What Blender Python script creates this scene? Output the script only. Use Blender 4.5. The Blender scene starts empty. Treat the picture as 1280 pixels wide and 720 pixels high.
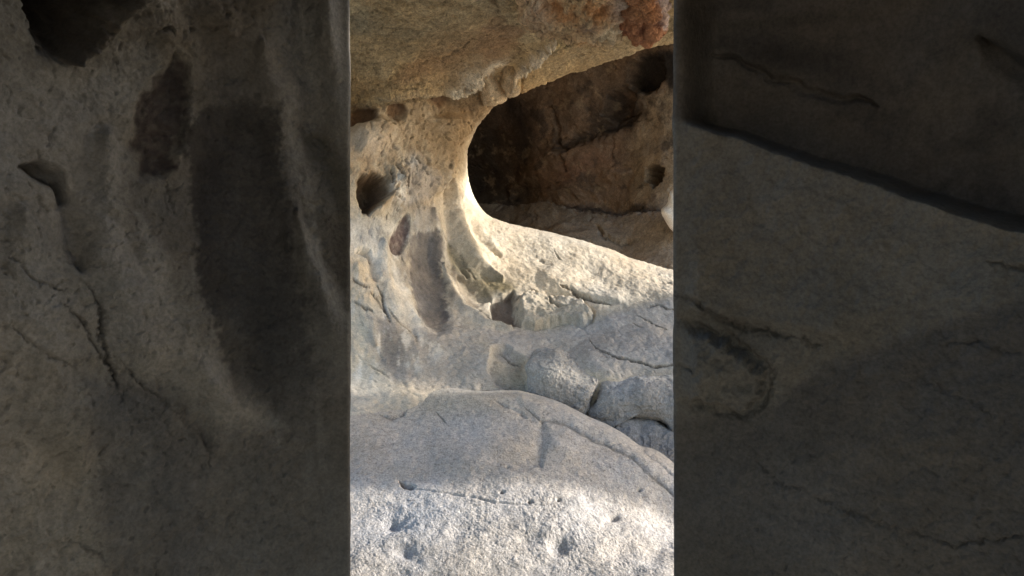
import bpy, math, time
import numpy as np
from mathutils import Vector

T0 = time.time()
F = 772.0            # focal length in photo pixels (vertical field of view 50 degrees)
CX, CY, EYE = 640.0, 360.0, 1.5
SC = bpy.context.scene
COL = SC.collection

# ------------------------------------------------------------------ numerics
def world(u, v, y):
    """point at distance y in front of the eye in the direction (u, v)"""
    return np.stack([(u - CX) / F * y, y, EYE - (v - CY) / F * y], -1)

_G = np.random.RandomState(7).normal(size=(256, 3))
_G /= np.linalg.norm(_G, axis=1)[:, None]
_G = _G.astype(np.float32)
_PERM = np.random.RandomState(11).permutation(256)
_PERM = np.concatenate([_PERM, _PERM, _PERM])

def perlin(p):
    i = np.floor(p).astype(np.int32)
    f = (p - i).astype(np.float32)
    w = f * f * f * (f * (f * 6 - 15) + 10)
    i &= 255
    out = 0
    for dx in (0, 1):
        wx = w[..., 0] if dx else 1 - w[..., 0]
        hx = _PERM[(i[..., 0] + dx) & 255]
        for dy in (0, 1):
            wy = w[..., 1] if dy else 1 - w[..., 1]
            hy = _PERM[hx + ((i[..., 1] + dy) & 255)]
            for dz in (0, 1):
                wz = w[..., 2] if dz else 1 - w[..., 2]
                g = _G[_PERM[hy + ((i[..., 2] + dz) & 255)]]
                d = g[..., 0] * (f[..., 0] - dx) + g[..., 1] * (f[..., 1] - dy) + g[..., 2] * (f[..., 2] - dz)
                out = out + wx * wy * wz * d
    return out * 1.5

def fbm(p, scale, octaves=4, gain=.5, off=0.0):
    a, s, t = 1.0, 0.0, 0.0
    q = p * scale + off
    for _ in range(octaves):
        s = s + a * perlin(q)
        t += a
        q = q * 2.03 + 17.3
        a *= gain
    return s / t

def ridged(p, scale, octaves=3, off=0.0):
    a, s, t = 1.0, 0.0, 0.0
    q = p * scale + off
    for _ in range(octaves):
        s = s + a * (1 - np.abs(perlin(q)) * 1.6)
        t += a
        q = q * 2.1 + 9.1
        a *= .5
    return s / t

def sstep(x, a, b):
    t = np.clip((x - a) / (b - a), 0, 1)
    return t * t * (3 - 2 * t)

def tps(ctrl, reg=1e-3):
    c = np.array(ctrl, float)
    xy, z = c[:, :2] / 100.0, c[:, 2]
    n = len(c)
    def k(d2):
        return np.where(d2 > 1e-12, .5 * d2 * np.log(d2 + 1e-12), 0)
    K = k(((xy[:, None] - xy[None]) ** 2).sum(-1)) + np.eye(n) * reg
    Pm = np.concatenate([np.ones((n, 1)), xy], 1)
    A = np.block([[K, Pm], [Pm.T, np.zeros((3, 3))]])
    sol = np.linalg.solve(A, np.concatenate([z, np.zeros(3)]))
    def f(u, v):
        if u.size > 60000:      # smooth field: sample every 3 pixels and interpolate
            a = np.arange(u.min() - 3, u.max() + 6, 3.0); b = np.arange(v.min() - 3, v.max() + 6, 3.0)
            if len(a) * len(b) < u.size:
                Gd = f(*np.meshgrid(a, b))
                x = (u - a[0]) / 3.0; y = (v - b[0]) / 3.0
                i = x.astype(int); j = y.astype(int); x = x - i; y = y - j
                return (Gd[j, i] * (1 - x) + Gd[j, i + 1] * x) * (1 - y) + (Gd[j + 1, i] * (1 - x) + Gd[j + 1, i + 1] * x) * y
        q = np.stack([u, v], -1).reshape(-1, 2) / 100.0
        r = np.zeros(len(q))
        for j in range(n):
            r += sol[j] * k(((q - xy[j]) ** 2).sum(-1))
        r += sol[n] + q @ sol[n + 1:]
        return r.reshape(u.shape)
    return f

def pldist(u, v, pts):
    """distance in pixels to a polyline"""
    d = np.full(u.shape, 1e9)
    for (x0, y0), (x1, y1) in zip(pts[:-1], pts[1:]):
        ex, ey = x1 - x0, y1 - y0
        t = np.clip(((u - x0) * ex + (v - y0) * ey) / (ex * ex + ey * ey + 1e-9), 0, 1)
        d = np.minimum(d, np.hypot(u - x0 - t * ex, v - y0 - t * ey))
    return d

def pldist_t(u, v, pts):
    d = np.full(u.shape, 1e9); tt = np.zeros(u.shape)
    n = len(pts) - 1
    for k, ((x0, y0), (x1, y1)) in enumerate(zip(pts[:-1], pts[1:])):
        ex, ey = x1 - x0, y1 - y0
        t = np.clip(((u - x0) * ex + (v - y0) * ey) / (ex * ex + ey * ey + 1e-9), 0, 1)
        e = np.hypot(u - x0 - t * ex, v - y0 - t * ey)
        m = e < d
        d = np.where(m, e, d); tt = np.where(m, (k + t) / n, tt)
    return d, tt

def sdpoly(u, v, pts):
    """signed distance to a polygon, positive inside"""
    d = pldist(u, v, list(pts) + [pts[0]])
    ins = np.zeros(u.shape, bool)
    n = len(pts)
    for a in range(n):
        x0, y0 = pts[a]; x1, y1 = pts[(a + 1) % n]
        if y0 == y1: continue
        c = ((y0 > v) != (y1 > v)) & (u < (x1 - x0) * (v - y0) / (y1 - y0) + x0)
        ins ^= c
    return np.where(ins, d, -d)

def near(u, v, pts, m):
    """flat indices of the samples within m pixels of the box round pts"""
    a = np.array(pts, float)
    return np.nonzero(((u > a[:, 0].min() - m) & (u < a[:, 0].max() + m) & (v > a[:, 1].min() - m) & (v < a[:, 1].max() + m)).ravel())[0]

def poly(u, v, pts, feather):
    out = np.zeros(u.size); i = near(u, v, pts, feather)
    if len(i): out[i] = sstep(sdpoly(u.ravel()[i], v.ravel()[i], pts), -feather, feather)
    return out.reshape(u.shape)

def near_sd(u, v, pts, m):
    out = np.full(u.size, -float(m)); i = near(u, v, pts, m)
    if len(i): out[i] = sdpoly(u.ravel()[i], v.ravel()[i], pts)
    return out.reshape(u.shape)

def stroke(u, v, pts, w):
    out = np.zeros(u.size); i = near(u, v, pts, 3 * w)
    if len(i):
        d, t = pldist_t(u.ravel()[i], v.ravel()[i], pts)
        taper = np.clip(np.minimum(t, 1 - t) * 3 + .22, 0, 1)
        out[i] = np.exp(-(d / (w * taper)) ** 2)
    return out.reshape(u.shape)

def blob(u, v, cx, cy, rx, ry, ang=0.0):
    c, s = math.cos(math.radians(ang)), math.sin(math.radians(ang))
    x, y = u - cx, v - cy
    return np.exp(-(((x * c + y * s) / rx) ** 2 + ((-x * s + y * c) / ry) ** 2))

def spline(pts, n):
    """Catmull-Rom through pts, n samples at even arc length"""
    p = np.array(pts, float)
    q = np.concatenate([[2 * p[0] - p[1]], p, [2 * p[-1] - p[-2]]])
    out = []
    for i in range(1, len(q) - 2):
        t = np.linspace(0, 1, 24, endpoint=False)[:, None]
        a, b, c, d = q[i - 1], q[i], q[i + 1], q[i + 2]
        out.append(.5 * (2 * b + (c - a) * t + (2 * a - 5 * b + 4 * c - d) * t ** 2 + (3 * b - a - 3 * c + d) * t ** 3))
    o = np.concatenate(out + [p[-1:]])
    l = np.concatenate([[0], np.cumsum(np.linalg.norm(np.diff(o[:, :2], axis=0), axis=1))])
    s = np.linspace(0, l[-1], n)
    return np.stack([np.interp(s, l, o[:, k]) for k in range(o.shape[1])], -1)

def grid_normals(P, toward):
    du = np.gradient(P, axis=1); dv = np.gradient(P, axis=0)
    n = np.cross(du, dv)
    n /= np.linalg.norm(n, axis=-1, keepdims=True) + 1e-12
    c = P - np.array(toward)
    flip = np.sign(-(n * c).sum()) or 1.0
    return n * flip, flip

# ------------------------------------------------------------------ materials
def rock_material(name, grain=.25, grain_scale=160, bump=.5, mottle=.35, rough=.92, fine=.004, crackle=0.0):
    m = bpy.data.materials.new(name); m.use_nodes = True
    nt = m.node_tree; N = nt.nodes; L = nt.links
    b = N['Principled BSDF']; b.inputs['Roughness'].default_value = rough
    b.inputs['Specular IOR Level'].default_value = .25
    tc = N.new('ShaderNodeTexCoord')
    at = N.new('ShaderNodeAttribute'); at.attribute_name = 'stone'
    def noise(scale, detail=6, rough=.6, dist=0.0):
        n = N.new('ShaderNodeTexNoise'); n.inputs['Scale'].default_value = scale
        n.inputs['Detail'].default_value = detail; n.inputs['Roughness'].default_value = rough
        n.inputs['Distortion'].default_value = dist
        L.new(tc.outputs['Object'], n.inputs['Vector']); return n
    def maprange(src, a, b_, c, d):
        r = N.new('ShaderNodeMapRange'); r.inputs[1].default_value = a; r.inputs[2].default_value = b_
        r.inputs[3].default_value = c; r.inputs[4].default_value = d
        L.new(src, r.inputs[0]); return r.outputs[0]
    def mul(colour, val):
        x = N.new('ShaderNodeVectorMath'); x.operation = 'SCALE'
        L.new(colour, x.inputs[0]); L.new(val, x.inputs['Scale']); return x.outputs[0]
    c = at.outputs['Color']
    n1 = noise(5.0, 9, .62, .4)
    c = mul(c, maprange(n1.outputs['Fac'], .3, .7, 1 - mottle, 1 + mottle * .8))
    n2 = noise(grain_scale, 3, .65)
    c = mul(c, maprange(n2.outputs['Fac'], .32, .62, 1 - grain, 1 + grain * .55))
    n3 = noise(38, 5, .7)
    c = mul(c, maprange(n3.outputs['Fac'], .33, .6, 1 - grain * .8, 1 + grain * .3))
    # faint warm / cool drift through the stone
    mix = N.new('ShaderNodeMix'); mix.data_type = 'RGBA'; mix.blend_type = 'MULTIPLY'
    n4 = noise(2.3, 6, .6)
    rp = N.new('ShaderNodeValToRGB')
    rp.color_ramp.elements[0].position = .35; rp.color_ramp.elements[0].color = (1.06, 1.0, .92, 1)
    rp.color_ramp.elements[1].position = .65; rp.color_ramp.elements[1].color = (.96, .99, 1.04, 1)
    L.new(n4.outputs['Fac'], rp.inputs[0])
    mix.inputs[0].default_value = 1.0
    L.new(c, mix.inputs[6]); L.new(rp.outputs[0], mix.inputs[7])
    L.new(mix.outputs[2], b.inputs['Base Color'])
    nb = noise(26, 10, .68)
    b1 = N.new('ShaderNodeBump'); b1.inputs['Strength'].default_value = bump; b1.inputs['Distance'].default_value = .02
    L.new(nb.outputs['Fac'], b1.inputs['Height'])
    b2 = N.new('ShaderNodeBump'); b2.inputs['Strength'].default_value = min(1, bump * 1.2); b2.inputs['Distance'].default_value = fine
    L.new(n2.outputs['Fac'], b2.inputs['Height']); L.new(b1.outputs[0], b2.inputs['Normal'])
    last = b2
    if crackle > 0:
        vo = N.new('ShaderNodeTexVoronoi'); vo.feature = 'DISTANCE_TO_EDGE'; vo.inputs['Scale'].default_value = 9
        wn = noise(7, 4, .6)
        add = N.new('ShaderNodeVectorMath'); add.operation = 'MULTIPLY_ADD'
        L.new(wn.outputs['Color'], add.inputs[0]); add.inputs[1].default_value = (.25, .25, .25)
        L.new(tc.outputs['Object'], add.inputs[2]); L.new(add.outputs[0], vo.inputs['Vector'])
        h = maprange(vo.outputs['Distance'], 0.0, .05, 0, 1)
        b3 = N.new('ShaderNodeBump'); b3.inputs['Strength'].default_value = crackle; b3.inputs['Distance'].default_value = .008
        L.new(h, b3.inputs['Height']); L.new(b2.outputs[0], b3.inputs['Normal']); last = b3
    L.new(last.outputs[0], b.inputs['Normal'])
    return m

M_WALL = rock_material('weathered_stone', grain=.2, grain_scale=150, bump=.42, mottle=.18)
M_CEIL = rock_material('overhang_stone', grain=.34, grain_scale=120, bump=.95, mottle=.3, crackle=.5)
M_SLAB = rock_material('granular_stone', grain=.28, grain_scale=150, bump=.55, mottle=.12, fine=.007)
M_BOULD = rock_material('boulder_stone', grain=.26, grain_scale=150, bump=.4, mottle=.12, fine=.006)
M_CAVE = rock_material('cave_stone', grain=.3, grain_scale=90, bump=.6, mottle=.35)
M_RED = rock_material('iron_stone', grain=.3, grain_scale=110, bump=.8, mottle=.3, fine=.01, crackle=.5)
M_DARK = rock_material('shade_tinted_stone', grain=.2, grain_scale=120, bump=.45, mottle=.2)
M_SAND = rock_material('sand', grain=.3, grain_scale=90, bump=.4, mottle=.2)

# ------------------------------------------------------------------ mesh output
def make_mesh(name, P, colours, normals, faces, mat, loc, parent=None):
    used = np.unique(faces)
    remap = np.full(len(P), -1); remap[used] = np.arange(len(used))
    V = P[used] - np.array(loc); Fq = remap[faces]
    me = bpy.data.meshes.new(name)
    me.vertices.add(len(V)); me.vertices.foreach_set('co', V.astype(np.float32).ravel())
    me.loops.add(Fq.size); me.loops.foreach_set('vertex_index', Fq.astype(np.int32).ravel())
    me.polygons.add(len(Fq))
    me.polygons.foreach_set('loop_start', np.arange(0, Fq.size, Fq.shape[1], dtype=np.int32))
    me.polygons.foreach_set('use_smooth', np.ones(len(Fq), bool))
    me.update(calc_edges=True); me.validate()
    at = me.attributes.new('stone', 'FLOAT_COLOR', 'POINT')
    c4 = np.ones((len(V), 4), np.float32); c4[:, :3] = np.clip(colours[used], .004, .9)
    at.data.foreach_set('color', c4.ravel())
    if normals is not None:
        me.normals_split_custom_set_from_vertices(normals[used].astype(np.float32))
    me.materials.append(mat)
    o = bpy.data.objects.new(name, me); COL.objects.link(o)
    if parent is None: o.location = loc
    else: o.parent = parent
    return o

def quads(nr, nc, flip, wrap=False):
    i = np.arange(nr * nc).reshape(nr, nc)
    if wrap: i = np.concatenate([i, i[:, :1]], 1)
    a, b, c, d = i[:-1, :-1], i[:-1, 1:], i[1:, 1:], i[1:, :-1]
    f = np.stack([a, b, c, d], -1) if flip > 0 else np.stack([a, d, c, b], -1)
    return f

def tag(o, label, cat, group=None, kind=None):
    if label: o['label'] = label
    if cat: o['category'] = cat
    if group: o['group'] = group
    if kind: o['kind'] = kind
    return o

def empty(name, loc):
    o = bpy.data.objects.new(name, None); COL.objects.link(o); o.location = loc
    o.empty_display_size = .1
    return o

C3 = lambda *a: np.array(a, float)
def lay(c, m, col, k=1.0):
    m = np.clip(m * k, 0, 1)[..., None]
    return c * (1 - m) + np.array(col) * m

# ------------------------------------------------------------------ the arch: wall, pillar, sill and overhang
# stains and sculpted features are described once in the wall's own 2-d chart (u, v)
WHITE = (.66, .635, .58); CREAM = (.57, .505, .405); TAN = (.53, .47, .375); GREY = (.39, .365, .335)
PURPLE = (.17, .125, .115); VARNISH = (.125, .11, .105); OLIVE = (.50, .385, .225); BROWN = (.23, .165, .095)

POCKET = [(446, 224), (451, 216), (468, 213), (484, 219), (490, 230), (488, 244), (476, 260), (463, 270), (452, 265), (447, 250)]
TEAR = [(507, 267), (511, 273), (512, 288), (509, 305), (502, 316), (493, 315), (488, 304), (491, 291), (499, 279)]
STRIP = [(520, 288), (545, 286), (550, 300), (552, 330), (558, 362), (563, 392), (561, 412), (546, 420), (530, 404), (523, 386), (515, 352), (512, 320), (513, 298)]
HOLE = [(641, 365), (629, 371), (613, 377), (617, 399), (636, 403), (652, 407), (645, 390), (643, 378)]
BLOCK = [(647, 376), (656, 370), (665, 369), (681, 373), (701, 374), (726, 381), (741, 393), (739, 402), (730, 408), (702, 403), (665, 408), (653, 405)]
TEETH = [[(601, 124), (600, 112), (604, 101), (609, 93), (615, 99), (622, 105), (628, 113), (634, 122), (628, 128), (617, 131), (607, 130)],
         [(627, 104), (629, 94), (634, 88), (641, 87), (648, 93), (652, 104), (650, 114), (643, 120), (634, 118)]]
CRACKS = [  # points, width px, depth m
    ([(440, 347), (446, 354), (452, 359), (464, 361)], 1.6, .03),
    ([(471, 358), (477, 368), (478, 380), (483, 394), (486, 404)], 2.0, .045),
    ([(461, 366), (470, 374), (478, 386), (484, 396)], 1.4, .03),
    ([(440, 375), (450, 382), (456, 387), (465, 389)], 1.6, .03),
    ([(484, 386), (497, 401), (508, 409), (520, 422), (521, 432)], 1.4, .025),
    ([(452, 402), (454, 410)], 1.2, .02), ([(462, 458), (476, 465), (483, 472)], 1.5, .02),
    ([(578, 317), (582, 330), (590, 342), (596, 350)], 1.3, .02), ([(553, 293), (562, 299), (568, 306), (563, 322)], 1.0, .015),
    ([(700, 361), (712, 365), (722, 372), (745, 379), (763, 383)], 2.6, .06),
    ([(660, 362), (671, 366), (675, 372)], 1.3, .03), ([(596, 384), (605, 392), (614, 399)], 1.2, .02),
    ([(692, 313), (697, 321), (704, 326)], 1.2, .02), ([(672, 324), (680, 328)], 2.0, .02),
    ([(735, 425), (745, 437), (770, 447), (800, 455), (815, 461), (842, 457), (900, 448)], 1.4, .035),
    ([(745, 437), (760, 449), (790, 452)], .9, .012), ([(795, 392), (806, 397), (815, 403), (834, 412)], 1.3, .025),
    ([(792, 404), (803, 411)], 1.2, .02), ([(808, 384), (822, 381), (835, 386), (850, 385)], 1.5, .03),
    ([(828, 350), (838, 352), (850, 353)], 1.8, .03),
    ([(530, 84), (548, 79), (560, 73), (567, 66), (577, 64), (585, 55), (594, 46)], 1.7, .03),
    ([(520, 90), (536, 78), (548, 74)], 1.2, .018), ([(563, 95), (590, 84), (600, 80)], 1.2, .016),
    ([(452, 42), (458, 37), (463, 33)], 1.4, .02), ([(470, 60), (478, 52), (490, 50)], 1.0, .012), ([(500, 30), (520, 34), (541, 25)], 1.0, .012),
    ([(655, 88), (672, 78), (688, 69), (708, 59), (726, 50), (752, 40), (800, 20), (850, 6)], 2.2, .07),
    ([(681, 88), (684, 102), (690, 107)], 1.0, .015), ([(706, 78), (712, 88), (708, 96)], .9, .012), ([(740, 66), (744, 76)], .9, .012),
    ([(728, 62), (742, 58), (760, 62), (778, 60)], .9, .012), ([(802, 51), (804, 62)], 1.2, .02),
    ([(488, 211), (489, 224), (490, 230)], 1.6, .05), ([(494, 206), (498, 218), (500, 227)], 1.5, .05), ([(507, 213), (508, 226), (511, 233)], 1.7, .06),
    ([(517, 196), (523, 202), (526, 206)], 1.4, .04), ([(527, 213), (531, 217), (533, 220)], 1.4, .03), ([(556, 201), (554, 208), (553, 216)], 1.6, .03),
    ([(465, 270), (471, 276)], 1.2, .02), ([(483, 268), (485, 274)], 1.1, .02),
    ([(503, 318), (507, 330)], 1.4, .02), ([(624, 433), (640, 443), (655, 449)], 1.5, .03),
]

def warp(u, v, P, amp=5.0):
    return (u + amp * (fbm(P, 5, 4, off=3.1) + .6 * fbm(P, 22, 2, off=8.8)),
            v + amp * (fbm(P, 5, 4, off=51.7) + .6 * fbm(P, 22, 2, off=38.8)))

def arch_relief(u, v, P, k=1.0, crack=1.0):
    """metres outward along the normal"""
    wu, wv = warp(u, v, P, 3.0 * k)
    h = np.zeros(u.shape)
    sd = sdpoly(wu, wv, POCKET) + 4 * fbm(P, 24, 3, .65, off=81); h -= .20 * sstep(sd, -2, 13)
    h += .05 * blob(wu, wv, 462, 222, 11, 7) * (sd > -5)
    h += .085 * stroke(wu, wv, [(464, 268), (476, 256), (489, 243)], 6)
    h -= .03 * poly(wu, wv, TEAR, 3); h -= .035 * sstep(near_sd(wu, wv, STRIP, 30), -8, 14)
    h -= .06 * poly(wu, wv, [(446, 313), (454, 311), (462, 315), (464, 326), (459, 321), (452, 317)], 2.5)
    h -= .03 * stroke(wu, wv, [(462, 320), (466, 336), (470, 352)], 5)
    # flutes that run down the pillar into the sill
    for pts, w, a in [([(541, 262), (548, 300), (552, 345)], 7, .030), ([(556, 235), (561, 275), (567, 312), (585, 345)], 6, -.03),
                      ([(563, 225), (570, 262), (580, 296), (600, 330), (628, 352)], 7, .045), ([(575, 235), (584, 268), (600, 296), (625, 320)], 6, -.035),
                      ([(554, 330), (563, 360), (580, 384), (606, 402), (640, 411)], 5, .03), ([(575, 345), (590, 366), (612, 374)], 9, -.03),
                      ([(480, 300), (482, 345), (500, 380), (528, 404)], 12, .03), ([(446, 330), (455, 380), (470, 430)], 13, .02),
                      ([(490, 345), (505, 385), (520, 420)], 8, -.015), ([(530, 260), (522, 240), (530, 210)], 8, .02)]:
        h += a * stroke(wu, wv, pts, w)
    h -= .06 * poly(wu, wv, HOLE, 2.2)
    sb = sdpoly(wu, wv, BLOCK) + 3 * fbm(P, 30, 3, .6, off=71); h += .045 * sstep(sb, -2.5, 3) * (1 + .5 * fbm(P, 16, 3, .6, off=70)); h -= .03 * stroke(wu, wv, [(684, 374), (690, 384), (700, 390), (712, 392)], 1.3); h -= .02 * np.exp(-((sb + 1.5) / 2.0) ** 2)
    h += .025 * sstep(pldist(wu, wv, [(690, 350), (725, 364), (765, 376)]), 22, 2) * sstep(wv - (372 + .16 * (wu - 722)), 2, -3)
    brow = poly(wu, wv, [(500, 150), (592, 140), (588, 158), (572, 174), (562, 180), (560, 205), (555, 228), (546, 246), (535, 250), (520, 200)], 2.5)
    h += .075 * brow * sstep(u, 530, 558)
    h -= .05 * poly(wu, wv, [(614, 434), (634, 431), (648, 441), (659, 449), (660, 468), (664, 496), (640, 492), (620, 480), (611, 462)], 2.5)
    for tooth in TEETH:
        sd = near_sd(wu, wv, tooth, 12) + 2.5 * fbm(P, 40, 3, .65, off=93)
        h += .07 * np.sqrt(np.clip(sd + 1, 0, 14) / 14) - .035 * np.exp(-((sd + 1.5) / 1.8) ** 2)
    # brow under the overhang: hollows, scabs and knobs
    h -= .07 * poly(wu, wv, [(430, 140), (450, 137), (468, 138), (469, 147), (455, 155), (430, 158)], 3)
    h -= .055 * poly(wu, wv, [(481, 142), (488, 133), (502, 131), (508, 140), (503, 149), (493, 152)], 3)
    h -= .03 * poly(wu, wv, [(535, 128), (545, 120), (563, 119), (561, 127), (548, 133)], 2.5)
    h += .05 * poly(wu, wv, [(446, 158), (475, 150), (492, 160), (480, 185), (452, 190)], 8)
    scab = np.clip(blob(u, v, 568, 108, 12, 7, -20) + blob(u, v, 596, 95, 16, 11, -25) + stroke(u, v, [(640, 98), (652, 84), (668, 68), (694, 46)], 5)
                   + .6 * blob(u, v, 585, 120, 26, 18, -20) + .5 * blob(u, v, 505, 158, 30, 12) + .9 * blob(u, v, 499, 228, 9, 22), 0, 1)
    h += scab * (.06 + .065 * fbm(P, 26, 3, .65, off=5.5) + .02 * fbm(P, 80, 2))
    h += .03 * stroke(wu, wv, [(438, 132), (480, 120), (515, 114), (560, 112)], 7)
    flake = np.clip(blob(u, v, 545, 190, 60, 45) + blob(u, v, 500, 225, 22, 30), 0, 1)
    h += np.clip(flake + .6 * poly(u, v, [(400, 110), (600, 100), (590, 170), (570, 250), (500, 270), (400, 215)], 20), 0, 1) * (.010 * fbm(P, 24, 3, .65, off=44) - .02 * sstep(ridged(P * np.array([1.2, 1, .8]), 10, 3, off=12), .80, .97))
    h += flake * .03 * (np.floor(fbm(P * np.array([1.6, 1, .7]), 9, 3, off=2.2) * 7) / 7)
    h += .03 * fbm(P, 1.6, 3, off=7.7) + .016 * fbm(P, 7, 4, off=1.7) + .007 * fbm(P, 30, 4, .6) - .006 * sstep(ridged(P, 15, 3, off=6), .78, .97) * (1 - .85 * np.clip(1.6 * blob(u, v, 710, 345, 150, 60, 18), 0, 1))
    ceil = sstep(v - (150 - .12 * (u - 440)), 10, -30)
    st = fbm(P * np.array([.7, 1.8, 2.0]), 6, 5, .6, off=14)
    h += ceil * (.016 * fbm(P, 17, 4, .65, off=19) - .022 * sstep(ridged(P * np.array([.7, 1.5, 1.2]), 5, 3, off=41), .84, .98) - .010 * sstep(ridged(P * np.array([.8, 1.3, 1]), 16, 2, off=47), .82, .98) + .02 * st + .022 * (np.floor(st * 6) / 6) + .02 * fbm(P, 2.5, 2, off=4))
    lip = sstep(pldist(u, v, [(660, 105), (740, 72), (850, 40)]), 45, 15)
    h += lip * .012 * fbm(P, 14, 3, off=9)
    sill = blob(u, v, 700, 340, 120, 45, 18)
    h += sill * .006 * (np.floor(fbm(P * np.array([.6, 1, 1.5]), 11, 4, .6, off=77) * 6) / 6)
    shelf = blob(u, v, 770, 430, 120, 40)
    h += shelf * .012 * fbm(P, 9, 4, off=33)
    cu, cv = wu + 2.0 * fbm(P, 60, 2, .6, off=3), wv + 2.0 * fbm(P, 60, 2, .6, off=30)
    cw = np.clip(.7 + 1.2 * fbm(P, 25, 2, off=15), .15, 1.2)
    for pts, w, dep in CRACKS:
        h -= dep * crack * .75 * stroke(cu, cv, pts, w * .72 * (.45 + .55 * crack)) * cw
    return h

def arch_colour(u, v, P, k=1.0):
    fk = 1.0 if k == 1 else .35
    wu, wv = warp(u, v, P, 7.0)
    c = np.broadcast_to(np.array(TAN), u.shape + (3,)).copy()
    n = fbm(P, 3, 5, .6, off=61)
    c = lay(c, sstep(n, -.25, .35), (.47, .43, .36), .8)
    # left wall: white bands and grey varnish
    c = lay(c, poly(wu, wv, [(400, 275), (470, 272), (498, 280), (486, 300), (482, 330), (500, 370), (530, 400), (520, 410), (490, 395), (470, 350), (455, 320), (400, 320)], 9), WHITE, .85)
    c = lay(c, blob(wu, wv, 452, 370, 26, 42), (.70, .615, .49), .85)
    c = lay(c, blob(wu, wv, 455, 425, 28, 36), (.70, .61, .47), .85)  # these two blobs paint the warm lit patch into the wall colour
    c = lay(c, poly(wu, wv, [(462, 285), (480, 283), (478, 300), (455, 306), (440, 300)], 6), (.45, .43, .41), .5)
    c = lay(c, poly(wu, wv, [(468, 395), (490, 398), (512, 420), (512, 470), (495, 480), (478, 455), (466, 425)], 11), (.20, .19, .185), .85)
    c = lay(c, blob(wu, wv, 505, 340, 16, 22), (.33, .29, .25), .55)
    c = lay(c, poly(wu, wv, [(515, 400), (575, 390), (600, 420), (620, 470), (650, 492), (520, 490), (500, 470)], 12), GREY, .9)
    c = lay(c, sstep(wv, 478, 500) * sstep(wu, 580, 530), (.58, .53, .45), .8)
    flow = fbm(P * np.array([1, .6, .16]), 22 * fk, 4, .6, off=48)
    wl = poly(wu, wv, [(400, 275), (500, 262), (560, 262), (580, 340), (600, 400), (520, 470), (400, 480)], 14)
    c = lay(c, wl * sstep(flow, .02, .3), (.70, .67, .61), .7)
    c = lay(c, wl * sstep(flow, -.08, -.4), (.33, .305, .28), .5)
    # pillar and sill
    c = lay(c, poly(wu, wv, [(540, 235), (568, 215), (572, 178), (600, 178), (620, 268), (700, 290), (760, 310), (860, 340), (960, 380), (900, 380), (840, 362), (760, 384), (700, 366), (650, 366), (615, 345), (580, 335), (556, 300)], 8), CREAM, .95)
    c = lay(c, blob(wu, wv, 600, 300, 30, 22, 40), (.52, .47, .37), .5)
    c = lay(c, stroke(wu, wv, [(562, 300), (574, 330), (600, 352), (640, 362)], 15), (.22, .19, .12), .8)
    c = lay(c, stroke(wu, wv, [(566, 335), (576, 362), (596, 380)], 13), (.19, .165, .135), .75)
    c = lay(c, blob(wu, wv, 624, 358, 26, 12), (.15, .125, .07), .8)
    c = lay(c, poly(wu, wv, HOLE, 2), (.21, .16, .125), .95)
    c = lay(c, poly(wu, wv, BLOCK, 4), (.46, .42, .35), .8)
    c = lay(c, stroke(wu, wv, [(560, 350), (575, 385), (600, 405), (660, 416), (760, 424)], 5), (.50, .46, .40), .6)
    c = lay(c, poly(wu, wv, [(595, 412), (660, 412), (745, 408), (765, 392), (850, 368), (980, 345), (980, 480), (780, 478), (700, 455), (620, 440)], 7), (.42, .395, .37), .85)  # grey shelf, its upper right edge painted along the cast shadow
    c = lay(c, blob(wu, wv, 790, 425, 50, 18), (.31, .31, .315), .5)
    c = lay(c, poly(wu, wv, [(571, 179), (590, 176), (590, 226), (602, 254), (590, 252), (578, 236), (569, 215)], 2.5), (.76, .70, .58), .9)  # sunlit strip of the pillar painted paler
    # varnish marks
    c = lay(c, stroke(wu, wv, [(492, 330), (500, 362), (514, 392), (532, 408), (552, 414)], 8), (.72, .68, .61), .85)
    c = lay(c, stroke(wu, wv, [(552, 285), (557, 320), (563, 350), (582, 386)], 3.5), (.62, .57, .48), .8)
    rag = 7 * fbm(P * np.array([1, 1, .4]), 26 * fk, 4, .65, off=6) + 4 * fbm(P, 70, 2, off=16)
    sm = near_sd(wu, wv, STRIP, 20) + rag
    c = lay(c, sstep(sm, -2, 3) * sstep(wv, 425, 385) * (.62 + .5 * np.clip(fbm(P * np.array([1, 1, .5]), 14 * fk, 4, .65, off=26) + .5, 0, 1)), VARNISH, .95)
    c = lay(c, sstep(sm + 9, -2, 8) * sstep(fbm(P * np.array([1, 1, .3]), 18 * fk, 3, .6, off=36), -.1, .3), (.22, .20, .185), .5)
    c = lay(c, blob(wu, wv, 543, 378, 14, 22, -15), (.10, .10, .105), .7)
    c = lay(c, blob(wu, wv, 530, 378, 6, 9), (.30, .285, .27), .5)
    c = lay(c, sstep(near_sd(wu, wv, TEAR, 20) + .5 * rag, -1.5, 2) * (.75 + .5 * np.clip(fbm(P, 40, 2, off=2) + .4, 0, 1)), PURPLE, .95)
    # upper wall: ochre and flaking
    up = poly(wu, wv, [(380, 120), (560, 100), (650, 90), (650, 125), (592, 160), (575, 215), (545, 250), (520, 262), (500, 262), (440, 215), (380, 215)], 14)
    c = lay(c, up, (.36, .275, .18), .9)
    c = lay(c, up * sstep(fbm(P, 16, 4, .65, off=4), .0, .3), (.20, .14, .085), .6)
    c = lay(c, up * sstep(fbm(P, 8, 4, .65, off=24), .05, .35), (.50, .43, .33), .7)
    c = lay(c, blob(wu, wv, 458, 178, 30, 20), (.58, .52, .46), .85)
    c = lay(c, blob(wu, wv, 485, 160, 24, 18) * sstep(fbm(P, 14, 3, .6, off=33), -.3, .1), (.60, .53, .43), .8)
    c = lay(c, blob(wu, wv, 515, 203, 12, 9), (.52, .51, .50), .8)
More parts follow.
